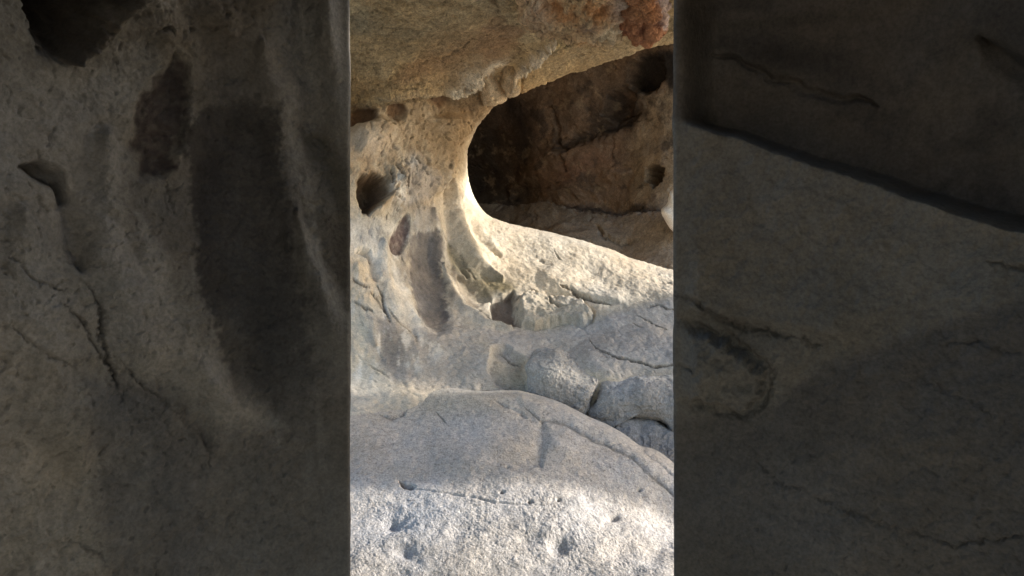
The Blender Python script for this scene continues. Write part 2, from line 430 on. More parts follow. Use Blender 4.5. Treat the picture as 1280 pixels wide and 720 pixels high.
    c = lay(c, poly(wu, wv, [(505, 215), (530, 205), (545, 225), (535, 250), (510, 258), (500, 240)], 7), (.36, .34, .32), .7)
    c = lay(c, (blob(wu, wv, 500, 242, 10, 13) + blob(wu, wv, 494, 222, 4, 12)) * sstep(fbm(P, 26, 3, .6, off=3), -.35, .0), (.78, .74, .67), .95)
    c = lay(c, blob(wu, wv, 562, 170, 34, 40), (.25, .185, .115), .8)
    c = lay(c, poly(wu, wv, [(515, 262), (540, 252), (548, 280), (530, 290), (514, 285)], 6), (.34, .30, .26), .7)
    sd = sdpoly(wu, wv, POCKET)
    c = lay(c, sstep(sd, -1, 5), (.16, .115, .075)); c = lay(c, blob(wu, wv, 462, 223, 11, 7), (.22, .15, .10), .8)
    c = lay(c, blob(wu, wv, 478, 256, 11, 5, -45), (.34, .25, .15), .8)
    # overhang
    ceil = sstep(wv - (140 - .13 * (wu - 440)), 8, -12) * sstep(wu, 900, 640) + poly(wu, wv, [(640, -400), (1000, -400), (1000, 10), (655, 92), (600, 110)], 8)
    c = lay(c, ceil, OLIVE, 1)
    c = lay(c, ceil * sstep(fbm(P, 2.6, 5, .6, off=5), -.1, .4), (.60, .49, .31), .8)
    c = lay(c, ceil * sstep(ridged(P * np.array([1, 1.6, 1]), 9, 3, off=41), .72, .95), (.19, .14, .085), .55)
    c = lay(c, stroke(wu, wv, [(500, 95), (560, 75), (620, 50), (650, 40)], 26) * ceil, (.42, .29, .175), .8)
    c = lay(c, blob(wu, wv, 452, 30, 22, 16), (.31, .28, .20), .6)
    lip = poly(wu, wv, [(600, 160), (640, 124), (655, 92), (720, 54), (850, 0), (980, -20), (980, 60), (842, 60), (700, 98)], 5)
    c = lay(c, lip, (.55, .42, .25), .95)
    c = lay(c, poly(wu, wv, [(650, 82), (690, 56), (730, 42), (735, 48), (655, 88)], 3), (.37, .315, .19), .8)
    c = lay(c, stroke(wu, wv, [(690, 40), (720, 46), (752, 52), (775, 50)], 7), (.52, .26, .10), .85)
    c = lay(c, stroke(wu, wv, [(640, 121), (660, 115), (680, 108)], 5), (.34, .19, .08), .5)
    c = lay(c, blob(wu, wv, 585, 128, 30, 17, -25), (.29, .20, .115), .7)
    pale = np.clip(blob(u, v, 566, 109, 9, 5, -20) + blob(u, v, 590, 98, 16, 10, -25) + blob(u, v, 617, 84, 16, 5, -25) + stroke(u, v, [(641, 98), (652, 84), (668, 68), (694, 46)], 4.2), 0, 1)
    c = lay(c, pale * sstep(fbm(P, 28, 3, .6, off=9.9), -.4, -.05) * 1.6, (.84, .75, .60), .97)
    for tooth in TEETH:
        c = lay(c, poly(wu, wv, tooth, 2), (.60, .50, .37), .9)
        c = lay(c, poly(wu, wv, [((a - 625) * .8 + 623, (b - 110) * .6 + 102) for a, b in tooth], 5), (.72, .62, .47), .6)
    c = lay(c, stroke(wu, wv, [(470, 122), (500, 117), (545, 114), (560, 110)], 3.5), (.46, .38, .27), .7)
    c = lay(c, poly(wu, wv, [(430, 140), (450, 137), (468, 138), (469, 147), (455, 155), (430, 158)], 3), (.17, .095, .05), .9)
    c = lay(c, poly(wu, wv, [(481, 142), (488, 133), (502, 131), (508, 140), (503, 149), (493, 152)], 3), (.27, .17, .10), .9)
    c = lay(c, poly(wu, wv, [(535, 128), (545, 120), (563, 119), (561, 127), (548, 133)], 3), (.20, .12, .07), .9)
    c = lay(c, blob(wu, wv, 515, 125, 14, 6), (.26, .18, .105), .7)
    # crack lines darkened in the colour for shade too fine for the mesh
    vein = sstep(ridged(P * np.array([1.1, 1, .9]), 10, 3, off=12), .82, .96) * sstep(fbm(P, 4, 2, off=66), -.1, .3)
    c = lay(c, vein * np.clip(up + .35 * ceil, 0, 1), (.12, .085, .055), .55)
    w3u, w3v = warp(u, v, P, 3.0 * k)
    w3u = w3u + 2.0 * fbm(P, 60, 2, .6, off=3); w3v = w3v + 2.0 * fbm(P, 60, 2, .6, off=30)
    for pts, w, dep in CRACKS:
        c = lay(c, stroke(w3u, w3v, pts, w * (.8 if k == 1 else .5)), (.07, .055, .04), min(.85, dep * 22))
    return c

ARCH_Y = tps([
    (440, -260, 2.35), (640, -260, 2.4), (842, -260, 2.4), (980, -260, 2.4), (250, -150, 2.2), (200, -20, 2.3),
    (440, 0, 2.55), (640, 0, 2.68), (842, 0, 2.75), (980, 0, 2.8), (440, 60, 3.0), (520, 60, 3.05), (600, 60, 3.2), (700, 40, 3.2),
    (440, 120, 3.55), (520, 110, 3.62), (570, 100, 3.75), (620, 85, 3.75), (655, 85, 3.75), (720, 55, 3.6), (842, 12, 3.3),
    (640, 120, 4.0), (700, 95, 3.95), (760, 78, 3.85), (842, 54, 3.7), (960, 20, 3.5),
    (440, 150, 3.58), (500, 150, 3.72), (550, 150, 3.95), (590, 165, 4.2),
    (440, 200, 3.45), (500, 200, 3.66), (550, 200, 3.95), (580, 205, 4.22), (470, 240, 3.5), (440, 270, 3.38), (520, 260, 3.65),
    (440, 320, 3.28), (500, 310, 3.5), (545, 300, 3.68), (575, 270, 3.95), (600, 262, 4.2), (640, 282, 4.15), (600, 310, 3.85),
    (440, 380, 3.15), (490, 380, 3.22), (540, 380, 3.42), (580, 360, 3.62), (640, 330, 3.86), (700, 298, 4.1), (760, 316, 4.0), (842, 339, 3.85), (960, 375, 3.6),
    (640, 365, 3.66), (700, 345, 3.78), (690, 390, 3.56), (760, 370, 3.62), (842, 366, 3.52), (620, 400, 3.46), (560, 400, 3.36),
    (740, 412, 3.38), (842, 412, 3.30), (660, 420, 3.36), (842, 455, 3.02), (740, 450, 3.08), (640, 438, 3.2), (960, 440, 3.0),
    (440, 440, 3.05), (500, 440, 3.10), (560, 440, 3.16), (600, 450, 3.12), (440, 480, 2.99), (440, 505, 2.87), (440, 525, 2.76), (500, 470, 3.04), (510, 495, 2.93), (510, 520, 2.80), (560, 475, 3.04), (570, 500, 2.97), (600, 480, 3.03), (640, 492, 3.06),
    (700, 490, 3.06), (842, 490, 3.02), (440, 560, 2.58), (520, 560, 2.60), (600, 560, 2.92), (700, 570, 3.04), (842, 580, 3.0), (960, 560, 2.9),
    (440, 600, 2.40), (440, 640, 2.25), (520, 640, 2.3), (600, 640, 2.8), (842, 640, 3.0), (200, 540, 2.7), (200, 300, 3.0), (200, 120, 3.1), (300, 400, 2.95)], reg=4e-3)

def build_arch():
    anchors = [(1000, 8, 1000, -70), (920, 32, 920, -75), (842, 55, 842, -80), (805, 63, 770, -80), (760, 78, 690, -80), (700, 96, 560, -85), (660, 113, 440, -90), (636, 123, 330, -80),
               (615, 137, 240, -40), (597, 160, 200, 40), (587, 182, 190, 140), (584, 205, 185, 260), (587, 228, 185, 390), (595, 249, 200, 520), (609, 267, 280, 620),
               (637, 279, 420, 640), (680, 288, 550, 640), (720, 298, 660, 640), (760, 311, 750, 640), (800, 326, 840, 640), (842, 338, 900, 640), (900, 355, 960, 640), (1000, 382, 1040, 640)]
    NS, NT = 1000, 440
    A = spline(anchors, NS)
    ep = np.stack([A[:, 0] / 60, A[:, 1] / 60, 0 * A[:, 0]], -1)
    upper = sstep(np.arange(NS) / NS, .52, .40)
    A[:, 0] += upper * (2.2 * fbm(ep, 2.2, 3) + 1.6 * fbm(ep, 9, 2)); A[:, 1] += (.35 + .65 * upper) * (3.5 * fbm(ep, 2.2, 3, off=9) + 2.0 * fbm(ep, 9, 2, off=4))
    # even mix of inner and outer arc length
    t = np.linspace(0, 1, NT) ** 1.0
    u = A[None, :, 0] * (1 - t[:, None]) + A[None, :, 2] * t[:, None]
    v = A[None, :, 1] * (1 - t[:, None]) + A[None, :, 3] * t[:, None]
    Y = ARCH_Y(u, v)
    s_u, s_v = A[:, 0], A[:, 1]
    # roll-over radius along the edge: thin at the pillar, broad on the sill
    r = np.interp(np.arange(NS) / NS, [0, .28, .38, .47, .55, .70, 1], [.10, .09, .07, .07, .10, .16, .16])
    wpx = r / 4.0 * F * .8
    dist = np.hypot(u - A[None, :, 0], v - A[None, :, 1])
    q = np.clip(dist / wpx[None], 0, 1)
    Y = Y + r[None] * (1 - np.sqrt(np.clip(1 - (1 - q) ** 2, 0, 1)))
    P = world(u, v, Y)
    n, fl = grid_normals(P, (0, 0, 1.5))
    edge = sstep(dist, 0, 14)
    P = P + n * (arch_relief(u, v, P) * (.45 + .55 * edge))[..., None]
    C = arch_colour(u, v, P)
    # the inside of the cave: the rim rolls back along the view direction
    e = P[0]; d = e - np.array([0, 0, EYE]); d /= np.linalg.norm(d, axis=1)[:, None]
    away = P[30] - P[0]; away -= d * (away * d).sum(1)[:, None]; away /= np.linalg.norm(away, axis=1)[:, None]
    for _ in range(3):
        k = np.ones(41) / 41
        away = np.stack([np.convolve(np.pad(away[:, j], 20, mode='edge'), k, 'valid') for j in range(3)], -1)
    away /= np.linalg.norm(away, axis=1)[:, None]
    rows, urow, vrow = [], [], []
    for th in np.linspace(0, 1, 10)[1:]:
        a = th * math.pi / 2
        rows.append(e + d * (r * math.sin(a))[:, None] + away * (r * (1 - math.cos(a)) * .6)[:, None] if False else
                    e + d * (r * math.sin(a))[:, None] + away * (r * (1 - math.cos(a)) * .45)[:, None])
    last = rows[-1]
    for k in np.linspace(0, 1, 46)[1:]:
        rows.append(last + d * (k * 3.1) + away * ((k ** 1.25) * 1.0))
    R = np.stack(rows[::-1])
    un = np.broadcast_to(s_u, R.shape[:2]); vn = np.broadcast_to(s_v, R.shape[:2])
    nr, _ = grid_normals(R, (0.2, 5.5, 1.9))
    amp = np.concatenate([np.linspace(1, 1, 45), np.linspace(.8, .05, 9)])[:, None]
    R = R + nr * ((.10 * fbm(R, 1.7, 4, off=3) + .03 * fbm(R, 7, 3)) * amp)[..., None]
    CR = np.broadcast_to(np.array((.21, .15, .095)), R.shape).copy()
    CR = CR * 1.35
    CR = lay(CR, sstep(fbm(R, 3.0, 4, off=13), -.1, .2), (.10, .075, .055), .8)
    kk = np.concatenate([np.zeros(37), np.linspace(0, 1, 17)])[:, None, None]
    CR = CR * (1 - kk) + C[0][None] * kk
    # outer shell: the back of the outcrop
    o = P[-1]; ou, ov = A[:, 2], A[:, 3]
    top = sstep(ov, 250, 0)[:, None]; left = sstep(ou, 480, 220)[:, None] * (1 - top * .6)
    low = sstep(ov, 480, 620)[:, None]
    S = []
    for k in np.linspace(0, 1, 30)[1:]:
        b = math.sin(k * math.pi / 2)
        S.append(o + np.array([0, 5.6 * (1 - math.cos(k * math.pi / 2)), 1.5 * b]) * top + np.array([-1.3 * b, 3.6 * k ** 1.5, 0]) * left
                 + np.array([0, .15 * b, -1.0 * k]) * low)
    S = np.stack(S)
    nS, _ = grid_normals(S, (0, 3, 1.5))
    S = S + nS * (.12 * fbm(S, 1.5, 4) * np.linspace(0, 1, 29)[:, None])[..., None]
    CS = np.broadcast_to(np.array((.36, .31, .24)), S.shape)
    G = np.concatenate([R, P, S]); CC = np.concatenate([C * 0 + 0, C])[:0]
    CC = np.concatenate([CR, C, CS])
    U = np.concatenate([un, u, np.broadcast_to(ou, S.shape[:2])]); V = np.concatenate([vn, v, np.broadcast_to(ov, S.shape[:2])])
    nG = np.gradient(G, axis=1); nV = np.gradient(G, axis=0)
    N = np.cross(nG, nV); N /= np.linalg.norm(N, axis=-1, keepdims=True) + 1e-12
    mid = N[R.shape[0] + 200, 500]; pm = G[R.shape[0] + 200, 500]
    sgn = 1.0 if (mid * (np.array([0, 0, EYE]) - pm)).sum() > 0 else -1.0
    N *= sgn
    fq = quads(G.shape[0], G.shape[1], sgn)
    fu = U[:-1, :-1]; fv = V[:-1, :-1]
    rowi = np.broadcast_to(np.arange(G.shape[0] - 1)[:, None], fu.shape)
    crease = 138 - .13 * (fu - 440)
    over = ((fv < crease) & (fu < 590)) | ((fv < 160 - (fu - 590) * .75) & (fu >= 590) & (fu < 640)) | ((fv < 180) & (fu >= 640))
    pillar = (~over) & (fu > 548 + .12 * (fv - 150)) & (fv < 262) & (fu < 640)
    sill = (~over) & (~pillar) & (fu > 552 + .25 * (fv - 262)) & (fv < 640)
    base = (-.4, 3.1, .4)
    root = empty('rock_arch', base)
    tag(root, 'pale weathered rock wall that curves through a slim pillar into an arch round the cave', 'rock arch')
    Gf, Cf, Nf = G.reshape(-1, 3), CC.reshape(-1, 3), N.reshape(-1, 3)
    for nm, msk, mat, lb in [('overhang', over, M_CEIL, 'olive brown underside jutting over the cave mouth'), ('pillar', pillar, M_WALL, 'slim cream pillar at the left of the cave mouth'),
                             ('sill', sill, M_WALL, 'sloping cream sill running down to the right'), ('wall', ~(over | pillar | sill), M_WALL, 'pale wall with dark stains and a deep pocket')]:
        ob = make_mesh(nm, Gf, Cf, Nf, fq[msk].reshape(-1, 4), mat, base, root)
        ob['label'] = lb
    return root, base

ARCH, ARCH_BASE = build_arch()
print('arch', time.time() - T0)

# ------------------------------------------------------------------ pillow-shaped stones with a traced outline and their own depth
def stone(name, outline, depth, front, back, colour_fn, mat, parent=None, base=None, n=220, rings=60, power=2.6, rough=1.0, seed=0.0, relief=None, tri=1.0):
    """closed stone: outline in (u, v); depth(u, v) is its middle sheet; front / back are its bulges in metres"""
    o = spline(list(outline) + [outline[0]], n + 1)[:-1]
    c = o.mean(0)
    def side(sg, bulge, rr):
        uu = c[0] + (o[None, :, 0] - c[0]) * rr[:, None]; vv = c[1] + (o[None, :, 1] - c[1]) * rr[:, None]
        return uu, vv
    rf = np.sin(np.linspace(.01, 1, rings) * math.pi / 2)
    rb = np.sin(np.linspace(1, .01, rings // 2) * math.pi / 2)[1:]
    rr = np.concatenate([rf, rb]); sg = np.concatenate([np.full(len(rf), -1.0), np.full(len(rb), 1.0)])
    u, v = side(0, 0, rr)
    Y = depth(u, v)
    prof = np.clip(1 - rr ** power, 0, 1) ** (1 / 2.0)
    Y = Y + np.where(sg < 0, -front, back)[:, None] * prof[:, None]
    P = world(u, v, Y)
    N, fl = grid_normals(P, (0, 0, 0))
    cen = P.reshape(-1, 3).mean(0)
    sgn = 1.0 if (N * (P - cen)).sum() > 0 else -1.0
    N = N * sgn
    h = rough * (.02 * fbm(P, 3.5, 3, off=seed) + .009 * fbm(P, 14, 4, off=seed + 3) + .003 * fbm(P, 50, 3, off=seed))
    if relief is not None: h = h + relief(u, v, P)
    P = P + N * h[..., None]
    C = colour_fn(u, v, P)
    loc = base if base is not None else (float(P[..., 0].mean()), float(P[..., 1].mean()), float(P[..., 2].min()))
    nr, nc = P.shape[:2]
    # orientation: check against the outward normal
    du = np.roll(P, -1, 1) - P; dv = np.gradient(P, axis=0)
    nn = np.cross(du, dv); s2 = 1.0 if (nn * (P - cen)).sum() > 0 else -1.0
    return make_mesh(name, P.reshape(-1, 3), C.reshape(-1, 3), None, quads(nr, nc, s2, True).reshape(-1, 4), mat, loc, parent)

flat = lambda col, alt, sc=6: (lambda u, v, P: lay(np.broadcast_to(np.array(col, float), P.shape).copy(), sstep(fbm(P, sc, 4, .6, off=2), -.2, .35), alt, .9))

# iron-stained boulder hanging under the overhang
hb = (.35, 2.75, 2.55)
HB = empty('hanging_boulder', hb)
tag(HB, 'rough orange and pinkish boulder hanging from the overhang above the cave', 'boulder')
def hb_col(u, v, P):
    c = np.broadcast_to(np.array((.68, .49, .29)), P.shape).copy()
    c = lay(c, sstep(fbm(P, 9, 4, .6, off=4), -.05, .3), (.42, .32, .19), .8)
    c = lay(c, blob(u, v, 672, 12, 22, 22), (.60, .46, .36), .7)
    c = lay(c, sstep(fbm(P, 38, 3, .7, off=14), .05, .3), (.17, .12, .085), .7)
    c = lay(c, (blob(u, v, 742, 12, 34, 22) + .8 * blob(u, v, 700, 8, 20, 20)) * sstep(fbm(P, 12, 3, off=6), -.25, .15), (.52, .25, .10), .9)
    c = lay(c, blob(u, v, 772, 4, 10, 24), (.55, .46, .40), .7)
    c = lay(c, blob(u, v, 765, 40, 24, 12), (.72, .60, .41), .85)
    c = lay(c, blob(u, v, 735, 30, 10, 6), (.25, .19, .16), .7)
    return c
def hb_relief(u, v, P):
    return .03 * ridged(P, 13, 3, off=2) + .04 * fbm(P, 11, 3, .6) + .03 * (np.abs(perlin(P * 24)) ** .6 - .5) + .006 * fbm(P, 60, 2, .7)
stone('body', [(652, -30), (651, 8), (655, 25), (664, 34), (690, 41), (712, 45), (735, 48), (756, 52), (770, 47), (779, 33), (786, 12), (790, -30), (720, -60)], lambda u, v: 2.57 + v * .004, .17, .35, hb_col, M_RED, HB, hb, seed=3, rough=1.2, relief=hb_relief, n=460, rings=120)
def kn_col(u, v, P):
    c = np.broadcast_to(np.array((.40, .19, .10)), P.shape).copy()
    c = lay(c, sstep(fbm(P, 16, 4, .6, off=1), 0, .3), (.17, .06, .035), .8)
    c = lay(c, blob(u, v, 800, 6, 12, 14), (.50, .26, .13), .7)
    c = lay(c, stroke(u, v, [(824, -20), (826, 10), (825, 35)], 5), (.6, .5, .47), .8)
    return c
kb = stone('knob', [(782, -30), (780, 10), (779, 28), (786, 40), (800, 48), (815, 49), (824, 44), (828, 28), (827, 0), (824, -30)], lambda u, v: 2.55 + v * .004, .15, .3, kn_col, M_RED, HB, hb, seed=9, rough=1.2, relief=hb_relief, n=300, rings=90)
kb['label'] = 'dark red knob at the right end of the boulder'

# ------------------------------------------------------------------ cave interior
CAVE_Y = tps([(500, 100, 7.0), (500, 250, 7.0), (500, 400, 7.0), (600, 230, 6.9), (620, 170, 6.7), (660, 250, 6.6), (660, 150, 6.3), (700, 120, 6.0), (760, 90, 5.7), (842, 70, 5.3), (960, 50, 5.0),
              (700, 210, 6.2), (760, 220, 5.8), (842, 200, 5.3), (960, 200, 5.0), (700, 262, 6.1), (760, 262, 5.7), (842, 262, 5.2), (700, 278, 5.8), (760, 285, 5.3), (842, 290, 4.85), (960, 290, 4.6),
              (700, 300, 5.3), (760, 330, 4.8), (842, 345, 4.5), (960, 360, 4.3), (700, 400, 4.6), (842, 420, 4.2), (640, -60, 5.6), (842, -60, 5.0), (960, -60, 4.8), (600, 330, 6.2)])
def build_cave():
    uu = np.linspace(500, 1010, 420); vv = np.linspace(-60, 420, 420)
    u, v = np.meshgrid(uu, vv)
    P = world(u, v, CAVE_Y(u, v))
    n, fl = grid_normals(P, (0, 0, 1.5))
    wu, wv = warp(u, v, P, 6)
    fac = np.max([P @ np.random.RandomState(40 + q).normal(size=3) * .16 + .5 * perlin(P * .9 + 9.7 * q) for q in range(9)], 0)
    h = .08 * fbm(P, 1.4, 3, off=5) + .34 * (fac - fac.mean()) + .022 * fbm(P, 5, 4, .5, off=8) + .012 * fbm(P, 18, 4, .65) - .02 * sstep(ridged(P, 3.5, 3, off=21), .85, .98)
    h -= .22 * poly(wu, wv, [(808, 212), (816, 208), (830, 213), (829, 226), (818, 233), (810, 226)], 3)
    h -= .18 * poly(wu, wv, [(786, 80), (800, 70), (822, 74), (826, 95), (812, 112), (790, 112), (783, 98)], 5)
    h -= .15 * poly(wu, wv, [(762, 118), (776, 108), (790, 114), (780, 140), (766, 150), (752, 140)], 5)
    h -= .12 * stroke(wu, wv, [(800, 130), (770, 152), (735, 168), (700, 190)], 8)
    h += .05 * stroke(wu, wv, [(640, 250), (690, 200), (740, 170), (800, 130)], 14)
    h += .05 * stroke(wu, wv, [(690, 252), (740, 225), (780, 215)], 12); h -= .05 * stroke(wu, wv, [(690, 262), (740, 250), (800, 262)], 6)
    h += .06 * sstep(wv - (266 + .02 * (wu - 700)), -3, 4)
    h -= .05 * stroke(wu, wv, [(742, 279), (752, 290), (775, 292), (790, 295)], 2)
    h -= .05 * stroke(wu, wv, [(690, 130), (700, 165), (708, 200), (712, 212)], 1.6)
    P = P + n * h[..., None]
    c = np.broadcast_to(np.array((.27, .19, .13)), P.shape).copy()
    c = lay(c, sstep(fbm(P, 1.8, 4, .6, off=21), -.05, .35), (.15, .11, .08), .8)
    c = lay(c, poly(wu, wv, [(780, 180), (800, 120), (842, 110), (1010, 100), (1010, 270), (842, 262), (790, 255)], 14), (.38, .305, .215), .9)
    c = lay(c, blob(wu, wv, 724, 205, 34, 20, -25), (.27, .155, .10), .8)
    c = lay(c, stroke(wu, wv, [(640, 250), (690, 200), (740, 170)], 12), (.31, .205, .125), .6)
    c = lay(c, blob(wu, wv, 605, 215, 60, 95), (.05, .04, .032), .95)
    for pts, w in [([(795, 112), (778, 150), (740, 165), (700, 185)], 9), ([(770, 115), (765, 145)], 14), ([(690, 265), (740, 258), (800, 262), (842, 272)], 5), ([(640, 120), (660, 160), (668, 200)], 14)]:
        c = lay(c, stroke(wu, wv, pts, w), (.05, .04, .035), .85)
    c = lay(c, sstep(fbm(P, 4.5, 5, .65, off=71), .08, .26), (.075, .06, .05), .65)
    c = lay(c, sstep(fbm(P, 7, 4, .65, off=171), .12, .3), (.42, .33, .22), .45)
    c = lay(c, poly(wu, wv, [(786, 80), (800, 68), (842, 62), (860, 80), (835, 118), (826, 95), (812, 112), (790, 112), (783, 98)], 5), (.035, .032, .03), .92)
    c = lay(c, blob(wu, wv, 788, 142, 7, 5) + blob(wu, wv, 803, 140, 5, 10, 20), (.05, .035, .025), .8)
    c = lay(c, poly(wu, wv, [(808, 212), (816, 208), (830, 213), (829, 226), (818, 233), (810, 226)], 3), (.09, .065, .045), .8)
    bench = sstep(wv - (266 + .02 * (wu - 700)), -3, 5)
    c = lay(c, bench, (.33, .275, .21), .9)
    c = lay(c, bench * sstep(fbm(P, 6, 4, .6, off=3), 0, .3), (.27, .215, .16), .7)
    c = lay(c, stroke(wu, wv, [(740, 262), (770, 255), (800, 258), (825, 272), (845, 288)], 5) * sstep(fbm(P, 10, 3), -.1, .2), (.10, .095, .095), .7)
    N, f2 = grid_normals(P, (0, 0, 1.5))
    fq = quads(P.shape[0], P.shape[1], f2)
    bm = (v > 266 + .02 * (u - 700))[:-1, :-1]
    base = (.8, 5.3, .9)
    root = tag(empty('cave_back', base), 'dark brown hollowed rock face with black hollows deep inside the cave', 'cave wall')
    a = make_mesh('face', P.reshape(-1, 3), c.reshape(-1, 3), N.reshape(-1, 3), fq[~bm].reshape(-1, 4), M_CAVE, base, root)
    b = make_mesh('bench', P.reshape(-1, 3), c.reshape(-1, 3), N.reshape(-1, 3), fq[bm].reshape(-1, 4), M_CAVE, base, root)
    b['label'] = 'greyer rock bench at the foot of the cave face'
build_cave()

tag(stone('opening_stand_in', [(838, 240), (846, 236), (856, 262), (852, 296), (839, 287), (829, 272), (826, 263), (834, 254)], lambda u, v: 4.75 + 0 * u, .12, .25, flat((.86, .85, .82), (.9, .88, .86)), M_WALL, seed=14),  # white lump added in place of a bright opening
    'small whitish lump standing in for the bright opening at the right edge of the cave', 'stone')

# ------------------------------------------------------------------ boulders below the sill
dip = lambda y0, v0, k, t: (lambda u, v: y0 - (v - v0) * k + .22 * np.clip(1 - (v - t) / 16.0, 0, 2) ** 1.6)
bg = lambda col, top: (lambda u, v, P: lay(np.broadcast_to(np.array(col, float), P.shape).copy(), sstep(P[..., 2] + .05 * fbm(P, 6, 3), 1.0, 1.09), top, .7))  # tops painted paler, as if catching light
plane = lambda y0, v0, k: (lambda u, v: y0 - (v - v0) * k)
BF = tps([(640, 430, 3.30), (660, 438, 3.22), (700, 436, 3.20), (745, 458, 3.13), (800, 460, 3.10), (842, 462, 3.08), (900, 464, 3.06),
          (660, 450, 3.09), (700, 450, 3.06), (745, 472, 2.985), (800, 473, 2.955), (842, 475, 2.94), (900, 478, 2.9),
          (660, 490, 3.0), (700, 510, 2.94), (735, 518, 2.91), (800, 530, 2.86), (842, 545, 2.82), (800, 575, 2.78), (842, 590, 2.74), (700, 545, 2.93), (900, 560, 2.76), (860, 640, 2.7)])
BOULD = [
    ('rounded grey boulder in front of the rock shelf, left of the long open crack', [(660, 470), (657, 455), (664, 440), (684, 435), (712, 440), (735, 452), (750, 466), (749, 478), (744, 494), (737, 508), (731, 522), (728, 550), (690, 545), (668, 520), (660, 490)], 0, (.37, .35, .33), (.42, .40, .36)),
    ('broad flat-topped grey boulder, right of the long open crack', [(750, 480), (754, 464), (770, 458), (800, 458), (850, 460), (900, 464), (920, 530), (880, 556), (846, 545), (826, 529), (806, 524), (784, 523), (764, 526), (750, 540), (734, 548), (735, 520), (741, 506)], 0, (.36, .35, .34), (.45, .425, .38)),
    ('low darker grey boulder wedged against the edge of the front slab', [(750, 545), (764, 525), (784, 522), (806, 523), (826, 528), (847, 544), (880, 562), (900, 600), (860, 630), (800, 610), (765, 580)], .0, (.33, .32, .315), (.36, .35, .34)),
]
for k, (lb, outl, dy, c1, c2) in enumerate(BOULD):
    chips = lambda u, v, P: .02 * (np.floor(fbm(P, 9, 3, off=5) * 5) / 5) + .004 * fbm(P, 60, 2)
    tag(stone('boulder', outl, (lambda d: lambda u, v: BF(u, v) + .06 + d)(dy), .06, .35, bg(c1, c2), M_BOULD, seed=20 + 7 * k, power=9.0, rough=.8, relief=chips, n=420, rings=110), lb, 'boulder', 'grey boulders under the sill')

